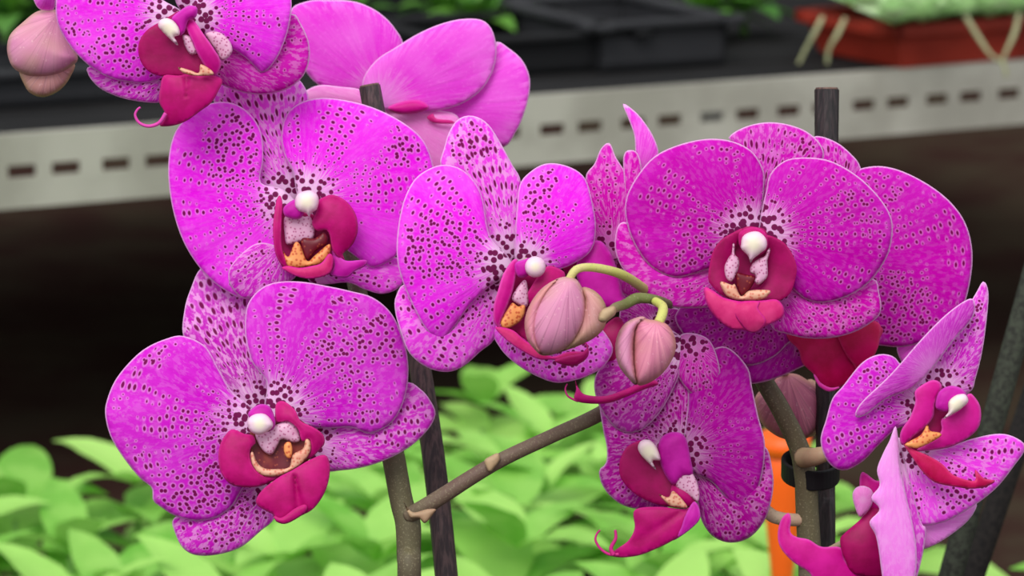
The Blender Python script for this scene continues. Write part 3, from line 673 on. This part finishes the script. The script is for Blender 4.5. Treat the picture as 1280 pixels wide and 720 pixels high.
# flower at the centre
f = Fl(655, 325, .955, .05, .0)
flower(f, LP, 'pale-spotted bright flower at the centre, partly hidden by the larger hanging bud', L4, [(195, 140), (230, 125), (262, 120), (258, 190), (215, 205), (195, 180)], (800, 478, 1.0), dz=-8)
petal(f, C5, [(265, 330), (245, 230), (215, 180), (175, 155), (130, 155), (80, 185), (50, 240), (35, 310), (32, 380), (45, 440), (75, 510), (110, 570), (145, 590), (175, 560), (210, 510), (260, 460), (320, 420), (310, 380)], (310, 400), 'bright', cup=5)
petal(f, C5, [(142, 155), (150, 110), (165, 65), (190, 35), (225, 30), (260, 50), (290, 95), (320, 150), (340, 185), (345, 230), (350, 300), (355, 380), (310, 400), (270, 380), (252, 310), (230, 220), (190, 170)], (325, 400), 'bright_dorsal', 5, 'sepal')
petal(f, C5, [(332, 260), (340, 200), (365, 170), (400, 150), (440, 150), (480, 165), (505, 190), (520, 240), (530, 310), (515, 370), (450, 410), (380, 420), (330, 400), (328, 330)], (350, 400), 'bright', 2)
petal(f, C5, [(60, 450), (30, 480), (28, 520), (45, 580), (65, 625), (110, 660), (160, 670), (200, 655), (240, 620), (275, 590), (290, 540), (310, 440), (280, 410), (160, 500)], (300, 420), 'bright_sepal', 5, 'sepal')
petal(f, C5, [(268, 555), (290, 610), (330, 650), (380, 680), (430, 697), (480, 690), (520, 675), (555, 650), (570, 600), (500, 520), (400, 480), (300, 480)], (340, 500), 'bright_sepal', 4, 'sepal')
lobe(f, L4, [(150, 200), (260, 190), (380, 200), (400, 350), (340, 520), (200, 460), (130, 420)], 'lip_dark', -2, 'throat_back', cup=-2)
plump(f, L4, [(180, 290), (235, 215), (252, 260), (248, 335), (200, 322)], 'throat', -6, 'throat')
plump(f, L4, [(168, 335), (185, 318), (210, 335), (240, 325), (232, 380), (200, 415), (150, 435), (128, 405)], 'callus_orange', -6.5, 'callus', 1)
lobe(f, L4, [(180, 130), (205, 125), (200, 180), (185, 260), (160, 330), (130, 400), (125, 437), (98, 400), (98, 330), (115, 270), (140, 190)], 'lip_pink', -9, cup=2)
lobe(f, L4, [(240, 310), (270, 240), (310, 180), (345, 152), (385, 162), (420, 190), (400, 260), (320, 350)], 'lip', -8)
lobe(f, L4, [(105, 428), (180, 440), (230, 480), (290, 520), (360, 560), (430, 540), (500, 540), (518, 565), (450, 600), (400, 596), (370, 575), (300, 572), (220, 532), (150, 482)], 'lip_coral', -9, 'lip')
plump(f, L4, [(370, 580), (420, 560), (490, 545), (522, 520), (522, 560), (480, 595), (430, 602)], 'lip', -10, 'lip', 1)
tendril(f, L4, [(500, 575), (520, 545), (515, 505), (495, 500)], -10, 1.6, 'lip')
plump(f, L4, circ(285, 157, 47, 48), 'cap', -10, 'anther_cap', 2.8)

# narrow flower in profile behind the buds
f = Fl(740, 310, .975, -.01, 0)
flower(f, RP, 'narrow magenta flower in profile between the centre flower and large right flower, pointed sepals upright', C6, [(150, 400), (158, 365), (200, 352), (225, 375), (240, 410), (255, 470), (260, 510), (180, 500), (150, 440)], (850, 375, .99), dz=-6, puff=2.5)
petal(f, C6, [(170, 205), (190, 175), (205, 140), (225, 127), (240, 160), (262, 195), (275, 230), (280, 290), (265, 360), (235, 400), (190, 360), (172, 280)], (235, 380), 'deep_sepal', 1, 'sepal', lean=(-.05, 0))
petal(f, C6, [(256, 36), (285, 55), (310, 85), (330, 120), (338, 155), (320, 190), (290, 230), (285, 160), (282, 110), (268, 70)], (290, 220), 'plain', 7, 'sepal', label='pink pointed sepal, tallest')
petal(f, C6, [(257, 160), (275, 143), (292, 155), (300, 200), (290, 260), (260, 400), (235, 360), (258, 260)], (260, 380), 'deep_sepal', 0, 'petal')
petal(f, C6, [(225, 400), (240, 340), (290, 250), (340, 280), (330, 420), (300, 480), (250, 470)], (260, 400), 'deep_sepal', 6, 'petal')
lobe(f, C6, [(118, 375), (135, 370), (150, 400), (150, 430), (128, 432), (116, 412)], 'lip_dark', -6)
plump(f, C6, circ(136, 361, 15, 13), 'cap', -6, 'anther_cap', 1.8)
lobe(f, B, [(345, 400), (400, 330), (445, 320), (470, 400), (450, 500), (430, 530), (380, 490), (355, 450)], 'lip_dark', -2)
plump(f, B, [(258, 572), (272, 605), (300, 632), (380, 638), (460, 612), (560, 570), (600, 590), (540, 612), (460, 645), (390, 668), (300, 668), (255, 652), (262, 610)], 'lip', -10, 'lip', 1.2)
tendril(f, B, [(270, 660), (230, 640), (218, 610), (226, 588)], -10, 1.5, 'lip')
petal(f, B, [(440, 300), (460, 200), (520, 190), (560, 260), (700, 290), (720, 400), (660, 440), (500, 460), (440, 400)], (600, 350), 'purple_net', 8, 'petal')

# large flower right of centre
f = Fl(942, 305, .952, .0, .012)
flower(f, RP, 'largest round deep magenta flower right of centre, facing the camera', L6, [(285, 100), (330, 68), (390, 64), (440, 100), (450, 170), (410, 220), (330, 220), (290, 170)], (915, 410, .998), dz=-5, mat='lip')
petal(f, C7, [(380, 200), (378, 160), (350, 115), (300, 90), (240, 85), (170, 100), (110, 130), (65, 185), (42, 240), (48, 300), (75, 360), (110, 400), (160, 422), (205, 415), (250, 400), (320, 380), (370, 330), (375, 270)], (350, 320), 'deep')
petal(f, C7, [(385, 210), (395, 170), (430, 138), (480, 130), (540, 138), (600, 170), (650, 215), (685, 265), (693, 310), (680, 370), (640, 430), (590, 465), (530, 483), (480, 475), (440, 440), (400, 400), (365, 350), (370, 280)], (370, 320), 'deep', -.8)
petal(f, C7, [(293, 82), (330, 57), (380, 45), (430, 48), (480, 65), (515, 95), (525, 130), (500, 180), (430, 240), (400, 310), (350, 310), (330, 220), (310, 110)], (370, 320), 'deep_dorsal', 5, 'sepal')
petal(f, C7, [(30, 290), (18, 320), (18, 360), (35, 400), (70, 440), (110, 475), (160, 495), (240, 495), (310, 480), (310, 400), (150, 400), (60, 300)], (320, 400), 'deep_sepal', 4, 'sepal')
petal(f, C7, [(645, 425), (660, 460), (665, 500), (650, 525), (600, 555), (540, 570), (480, 570), (430, 558), (400, 545), (380, 480), (400, 400), (560, 440)], (390, 420), 'deep_sepal', 4, 'sepal')
lobe(f, L6, [(300, 75), (380, 62), (450, 110), (460, 380), (320, 480), (220, 440), (200, 200)], 'lip_dark', -.5, 'throat_back', cup=-2)
lobe(f, L6, [(310, 72), (240, 100), (180, 140), (140, 200), (120, 280), (115, 360), (150, 410), (200, 450), (290, 475), (290, 430), (255, 380), (235, 300), (250, 220), (280, 150)], 'lip_dark', -3, cup=-3)
lobe(f, L6, [(440, 110), (500, 125), (550, 160), (590, 220), (612, 290), (600, 370), (570, 440), (500, 480), (400, 485), (320, 475), (330, 430), (420, 380), (440, 250), (430, 170)], 'lip_dark', -3, cup=-3)
lobe(f, L6, [(95, 400), (150, 425), (200, 458), (300, 480), (420, 475), (500, 470), (540, 520), (530, 570), (480, 600), (435, 620), (400, 645), (360, 655), (310, 640), (260, 640), (200, 610), (130, 540), (95, 460)], 'lip_coral', -8, 'lip', cup=2, crease=-.8, base=(305, 480))
lobe(f, L6, [(250, 500), (300, 480), (400, 480), (395, 520), (440, 590), (400, 645), (360, 655), (320, 635), (270, 570), (245, 530)], 'lip_coral', -9.5, 'lip', cup=2)
plump(f, L6, [(252, 155), (262, 160), (264, 215), (285, 240), (285, 290), (250, 365), (215, 350), (205, 290), (225, 240), (245, 210)], 'throat', -6, 'throat', 1.1)
plump(f, L6, [(462, 180), (457, 220), (447, 250), (446, 340), (400, 385), (375, 370), (380, 335), (350, 315), (360, 270), (400, 240), (432, 225), (445, 195)], 'throat', -6, 'throat', 1.2)
plump(f, L6, [(180, 370), (250, 388), (262, 380), (298, 450), (345, 420), (430, 415), (465, 425), (420, 468), (310, 475), (220, 452)], 'callus', -6.5, 'callus', 1)
plump(f, L6, [(270, 320), (330, 330), (380, 345), (350, 410), (300, 450), (275, 390)], 'maroon', -6, 'callus', .8)
plump(f, L6, [(298, 160), (308, 115), (350, 90), (400, 90), (440, 130), (440, 180), (400, 215), (368, 240), (352, 262), (338, 225), (300, 185)], 'cap', -8, 'anther_cap', 2.6)

# flower behind the large one
f = Fl(1040, 350, .985, .02, 0)
flower(f, RP, 'deep magenta flower directly behind the largest flower, red lip hanging below it', C7, [(520, 330), (600, 330), (640, 400), (600, 460), (540, 440)], (960, 480, .996), dz=0)
petal(f, C7, [(590, 175), (640, 152), (700, 158), (770, 190), (830, 235), (870, 290), (887, 360), (880, 440), (860, 500), (810, 550), (750, 585), (680, 590), (610, 560), (560, 400), (560, 260)], (540, 390), 'deep', 1)
petal(f, C7, [(500, 80), (550, 90), (590, 120), (615, 155), (620, 220), (560, 330), (500, 250), (480, 130)], (550, 330), 'deep_dorsal', 4, 'sepal')
petal(f, G, [(110, 130), (105, 180), (140, 240), (200, 320), (280, 380), (380, 408), (470, 415), (550, 405), (640, 360), (700, 300), (760, 240), (740, 60), (500, -40), (200, 40)], (640, 40), 'purple', -5, lean=(0, .0))
petal(f, G, [(240, 360), (250, 420), (290, 460), (380, 495), (470, 512), (560, 505), (660, 475), (760, 430), (830, 390), (860, 300), (760, 150), (500, 150), (300, 300)], (780, 180), 'purple', -1, 'sepal')
petal(f, C9, [(345, 170), (400, 150), (440, 150), (430, 220), (390, 250), (355, 215)], (430, 130), 'plain', 7, 'sepal')
lobe(f, G, [(700, 240), (760, 330), (780, 400), (840, 460), (870, 510), (920, 545), (980, 530), (1050, 500), (1120, 430), (1170, 350), (1190, 280), (1190, 200), (900, 150)], 'lip_red', -8, 'lip', cup=4)
lobe(f, G, [(960, 160), (1180, 180), (1192, 280), (1170, 350), (1120, 430), (1080, 470), (1060, 420), (1010, 350), (970, 260)], 'lip_red', -11, 'lip', cup=3)
plump(f, G, [(838, 458), (855, 470), (880, 505), (930, 530), (985, 525), (960, 545), (915, 552), (865, 520)], 'lip_pink', -9, 'lip', .8)

# hanging flower below the buds
f = Fl(815, 560, .975, -.02, .01)
flower(f, RP, 'purple-magenta flower hanging under the buds, lip pointing left with two hooks', L8, [(350, 150), (372, 95), (430, 75), (480, 100), (505, 200), (515, 280), (470, 290), (430, 330), (390, 290), (360, 220)], (880, 400, .998), dz=-7, puff=2.8)
petal(f, C8, [(105, 200), (88, 240), (95, 290), (120, 335), (155, 368), (200, 370), (240, 340), (270, 300), (305, 230), (330, 150), (260, 100), (150, 130)], (320, 150), 'purple_net', -2)
petal(f, C8, [(105, 290), (110, 360), (120, 410), (118, 450), (100, 470), (110, 510), (140, 545), (180, 565), (240, 570), (280, 560), (290, 420), (320, 320), (240, 300), (160, 290)], (300, 400), 'purple_net', 3, 'sepal')
petal(f, C8, [(292, 190), (305, 230), (330, 265), (370, 295), (395, 285), (407, 250), (410, 200), (380, 130), (310, 120)], (340, 140), 'deep_sepal', -1, 'petal')
petal(f, C8, [(400, 160), (320, 200), (250, 260), (220, 330), (225, 400), (250, 430), (330, 440), (390, 400), (410, 300)], (310, 420), 'purple_net', 2, 'sepal')
petal(f, C8, [(328, 300), (330, 240), (350, 190), (420, 150), (480, 200), (495, 260), (510, 330), (527, 400), (520, 480), (500, 540), (470, 575), (440, 555), (390, 500), (320, 450)], (310, 420), 'purple', 0)
petal(f, C8, [(330, 440), (350, 540), (365, 600), (395, 640), (440, 655), (490, 640), (530, 590), (548, 520), (545, 460), (525, 405), (450, 380), (360, 400)], (320, 430), 'purple_net', 3, 'sepal')
plump(f, L8, [(430, 285), (480, 250), (520, 280), (545, 350), (540, 405), (500, 380), (440, 340)], 'throat', -7, 'throat', 1)
lobe(f, L8, [(280, 118), (240, 125), (200, 150), (170, 210), (170, 280), (200, 330), (250, 375), (320, 410), (390, 428), (480, 430), (460, 350), (420, 250), (360, 160)], 'lip_dark', -5, cup=-1)
lobe(f, L8, [(430, 310), (480, 340), (525, 385), (520, 420), (495, 432), (440, 410), (410, 360)], 'lip', -8.2)
plump(f, L8, [(355, 370), (400, 385), (425, 355), (490, 430), (440, 432), (400, 420)], 'callus', -8.6, 'callus', .8)
lobe(f, L8, [(240, 445), (350, 430), (480, 440), (520, 410), (545, 440), (540, 490), (490, 540), (420, 590), (340, 630), (260, 660), (180, 670), (125, 660), (155, 630), (210, 590), (240, 530)], 'lip', -9, 'lip', crease=.8, base=(500, 430))
lobe(f, L8, [(520, 405), (547, 440), (545, 495), (480, 555), (420, 590), (455, 540), (480, 470)], 'lip_purple', -9.8)
tendril(f, L8, [(165, 655), (120, 655), (80, 630), (55, 590), (60, 560), (76, 540)], -9, 2.2, 'lip')
tendril(f, L8, [(140, 658), (128, 625), (150, 580), (148, 540)], -9.5, 3.0, 'lip')
plump(f, L8, [(255, 150), (270, 118), (310, 114), (345, 150), (362, 208), (325, 212), (342, 255), (305, 222), (270, 185)], 'cap', -8.5, 'anther_cap', 2.2)

# flower at lower right, opening to the right
f = Fl(1178, 500, .948, .03, 0)
flower(f, RP, 'magenta flower at the right edge opening sideways, wavy pale front sepal', L9, [(300, 210), (318, 150), (370, 122), (430, 138), (455, 190), (420, 230), (350, 245), (310, 235)], (1130, 485, .985), dz=-8)
petal(f, C9, [(162, 400), (175, 350), (190, 300), (215, 270), (260, 215), (300, 195), (335, 200), (360, 225), (420, 250), (440, 300), (400, 360), (345, 370), (300, 410), (260, 450), (215, 470), (180, 450)], (420, 320), 'mid', 2, cup=4)
petal(f, C9, [(245, 342), (258, 310), (330, 240), (400, 160), (460, 100), (510, 65), (527, 70), (522, 110), (475, 165), (430, 225), (380, 275), (320, 300), (270, 338)], (430, 240), 'fold_purple', -4, cup=2, K=14)
petal(f, C9, [(515, 75), (530, 50), (548, 22), (560, 50), (555, 120), (545, 190), (530, 250), (515, 285), (450, 310), (410, 280), (420, 215), (470, 150)], (440, 290), 'mid_sepal', 3, 'sepal')
petal(f, C9, [(648, 415), (620, 390), (580, 383), (520, 395), (460, 415), (400, 420), (340, 390), (335, 430), (350, 520), (370, 580), (400, 600), (460, 590), (530, 550), (580, 510), (620, 460)], (365, 410), 'bright_sepal', 0, lean=(0, -.02))
petal(f, C9, [(385, 600), (440, 580), (528, 545), (515, 585), (460, 630), (410, 655), (385, 650)], (390, 600), 'pink_fold', 4, 'petal', label='pale pink folded-under petal edge')
petal(f, C9, [(340, 365), (325, 400), (310, 430), (296, 468), (302, 505), (282, 535), (302, 562), (278, 592), (292, 622), (300, 660), (308, 720), (320, 770), (370, 770), (388, 710), (388, 640), (372, 560), (352, 470), (348, 410)], (340, 375), 'pink_fold', -6, 'sepal', ruf=1.5, K=12, label='pale wavy front sepal')
petal(f, C9, [(345, 400), (370, 480), (400, 590), (412, 610), (402, 680), (375, 770), (350, 770), (355, 640)], (350, 400), 'mid_sepal', -2, 'sepal')
lobe(f, L9, [(200, 330), (300, 180), (420, 160), (470, 280), (400, 400), (210, 430), (150, 400)], 'lip_dark', -3, 'throat_back', cup=-1)
lobe(f, L9, [(270, 100), (310, 98), (332, 130), (300, 200), (290, 270), (250, 320), (200, 360), (150, 405), (132, 380), (140, 330), (180, 270), (205, 200), (205, 145)], 'lip_pink', -8, cup=2)
lobe(f, L9, [(330, 280), (400, 240), (455, 160), (490, 180), (515, 230), (512, 300), (480, 350), (400, 400), (300, 425), (210, 428), (300, 370), (330, 330)], 'lip_pink', -6, cup=2)
lobe(f, L9, [(152, 400), (200, 425), (260, 450), (330, 490), (380, 540), (440, 565), (490, 570), (490, 520), (530, 560), (585, 572), (540, 600), (470, 610), (390, 600), (300, 580), (240, 530), (190, 460)], 'lip_red', -9, 'lip')
plump(f, L9, [(155, 400), (230, 355), (262, 305), (275, 335), (322, 345), (322, 365), (240, 410), (200, 418)], 'callus_orange', -8, 'callus', .8)
plump(f, L9, [(362, 200), (395, 168), (440, 162), (456, 195), (430, 225), (390, 252), (335, 280), (362, 245)], 'cap', -10, 'anther_cap', 2)

# flower at the bottom edge, seen in profile
f = Fl(1090, 660, .962, .02, 0)
flower(f, RP, 'crimson-lipped flower at the bottom edge left of the wavy sepal, lip pointing left', L10, [(475, 260), (500, 220), (550, 215), (590, 250), (580, 330), (520, 388), (488, 330)], (1015, 700, 1.0), dz=-5, mat='plain_pale', puff=1.6)
lobe(f, L10, [(530, 135), (600, 180), (640, 200), (640, 340), (570, 380), (530, 380), (540, 280), (515, 210)], 'lip_pink', -3)
lobe(f, L10, [(600, 320), (660, 400), (740, 500), (740, 720), (500, 712), (430, 620), (405, 520), (430, 480), (520, 400), (560, 340)], 'lip_dark', -6, 'side_lobe', cup=4)
lobe(f, L10, [(115, 365), (75, 400), (55, 480), (70, 560), (140, 640), (230, 700), (300, 780), (560, 780), (520, 700), (440, 640), (410, 560), (300, 555), (230, 515), (160, 500), (125, 470), (130, 400)], 'lip_pink', -4, 'lip', cup=3)
petal(f, L10, [(500, 720), (620, 650), (760, 640), (820, 800), (560, 820)], (600, 780), 'fold_purple', 2, 'petal')

# buds: each two or three closed sepals around a core
def bud(plant, label, d, crop, parts, ped, mats=('bud', 'bud_tan', 'bud_rosy')):
    x0, y0, s = crop; c = parts[0][0]; cx = x0+sum(p[0] for p in c)/len(c)/s; cy = y0+sum(p[1] for p in c)/len(c)/s
    Fx = Fl(cx, cy, d); 
    pts, base, pf, mt, dz = parts[0]
    o = surf('flower_bud', Fx, crop, pts, M[mt], plant, base=base, puff=pf, dz=dz, label=label, K=6); Fx.core = o
    for pts, base, pf, mt, dz in parts[1:]: surf('sepal', Fx, crop, pts, M[mt], o, base=base, puff=pf, dz=dz, K=6)
    return o
b1 = bud(RP, 'larger pink-and-tan bud hanging in front of the centre flower', .925, B, [
    ([(230, 150), (185, 158), (122, 198), (75, 260), (52, 330), (60, 400), (90, 445), (125, 473), (185, 462), (250, 420), (292, 350), (305, 280), (292, 210), (265, 162)], (235, 160), 9, 'bud', 0),
    ([(285, 195), (330, 203), (370, 240), (388, 290), (382, 350), (345, 395), (280, 430), (190, 462), (150, 470), (230, 420), (270, 330), (290, 250)], (300, 200), 6, 'bud_tan', 2),
    ([(190, 158), (150, 210), (115, 300), (105, 370), (108, 430), (124, 470), (85, 440), (60, 400), (52, 330), (75, 262), (125, 200)], (200, 160), 5, 'bud_rosy', -2.4)], None)
tube('pedicel', [(640+232/3.273, 300+165/3.273, .925, 5), (640+262/3.273, 300+122/3.273, .925, 5.2), (640+320/3.273, 300+112/3.273, .928, 5.4), (640+410/3.273, 300+128/3.273, .934, 5.8), (640+480/3.273, 300+158/3.273, .944, 6.2), (640+560/3.273, 300+215/3.273, .964, 6.4)], M['pedicel'], RP, label='yellow-green pedicel arching to the larger bud')
b2 = bud(RP, 'smaller round pink bud right of the larger one', .928, B, [
    ([(530, 318), (500, 350), (492, 430), (495, 520), (512, 592), (570, 580), (630, 530), (667, 460), (667, 400), (640, 350), (600, 330), (560, 325)], (590, 335), 8, 'bud_rosy', 0),
    ([(525, 313), (470, 335), (435, 380), (422, 440), (435, 510), (470, 560), (510, 594), (505, 520), (500, 440), (512, 360), (548, 322)], (530, 320), 6.5, 'bud', -1)], None)
tube('pedicel', [(640+598/3.273, 300+340/3.273, .928, 6), (640+614/3.273, 300+305/3.273, .930, 6.4), (640+616/3.273, 300+272/3.273, .934, 6), (640+585/3.273, 300+250/3.273, .938, 5.5)], M['pedicel'], RP, label='yellow-green pedicel of the smaller bud')
pd = tube('peduncle_tip', [(640+395/3.273, 300+300/3.273, .918, 4), (640+420/3.273, 300+278/3.273, .926, 6), (640+465/3.273, 300+262/3.273, .934, 6.5), (640+515/3.273, 300+238/3.273, .938, 7), (640+590/3.273, 300+245/3.273, .942, 6), (640+650/3.273, 300+265/3.273, .962, 5)], M['green_stem'], RP, label='green knobbly tip of the flower stalk')
surf('bract', Fl(760, 390, .917), B, [(352, 325), (362, 290), (390, 275), (420, 272), (425, 300), (400, 325), (375, 338)], M['bract'], pd, puff=2)
bud(RP, 'rosy bud half hidden behind the right stem above the clip', 1.022, (900, 400, 2.25), [
    ([(100, 215), (102, 260), (130, 305), (180, 335), (240, 335), (285, 290), (290, 210), (240, 165), (200, 150), (150, 165)], (190, 150), 7, 'bud_rosy', 0),
    ([(215, 200), (240, 172), (262, 168), (290, 200), (290, 290), (250, 330), (225, 280)], (250, 170), 5, 'bud_tan', 6)], None)
tube('pedicel', [(982, 470, 1.022, 5), (975, 455, 1.015, 5), (955, 450, 1.005, 5), (940, 447, .998, 5)], M['pedicel_pale'], RP)
bud(LP, 'pinkish bud hanging at the top left corner', .985, C1, [
    ([(220, 38), (150, 45), (90, 90), (40, 140), (28, 200), (45, 260), (80, 290), (140, 308), (220, 300), (280, 270), (312, 235), (290, 180), (250, 90)], (230, 60), 8, 'bud', 0),
    ([(80, 270), (100, 345), (130, 378), (180, 388), (240, 360), (280, 310), (295, 250), (180, 250)], (200, 250), 5, 'bud_tan', 4)], None)
tube('pedicel', [(72, 18, .985, 5), (85, 0, .988, 5), (130, -30, .995, 5), (200, -45, 1.0, 5), (277, -45, 1.001, 5)], M['pedicel'], LP)
print('seedlings', n_seed, 'objects', len(bpy.data.objects))
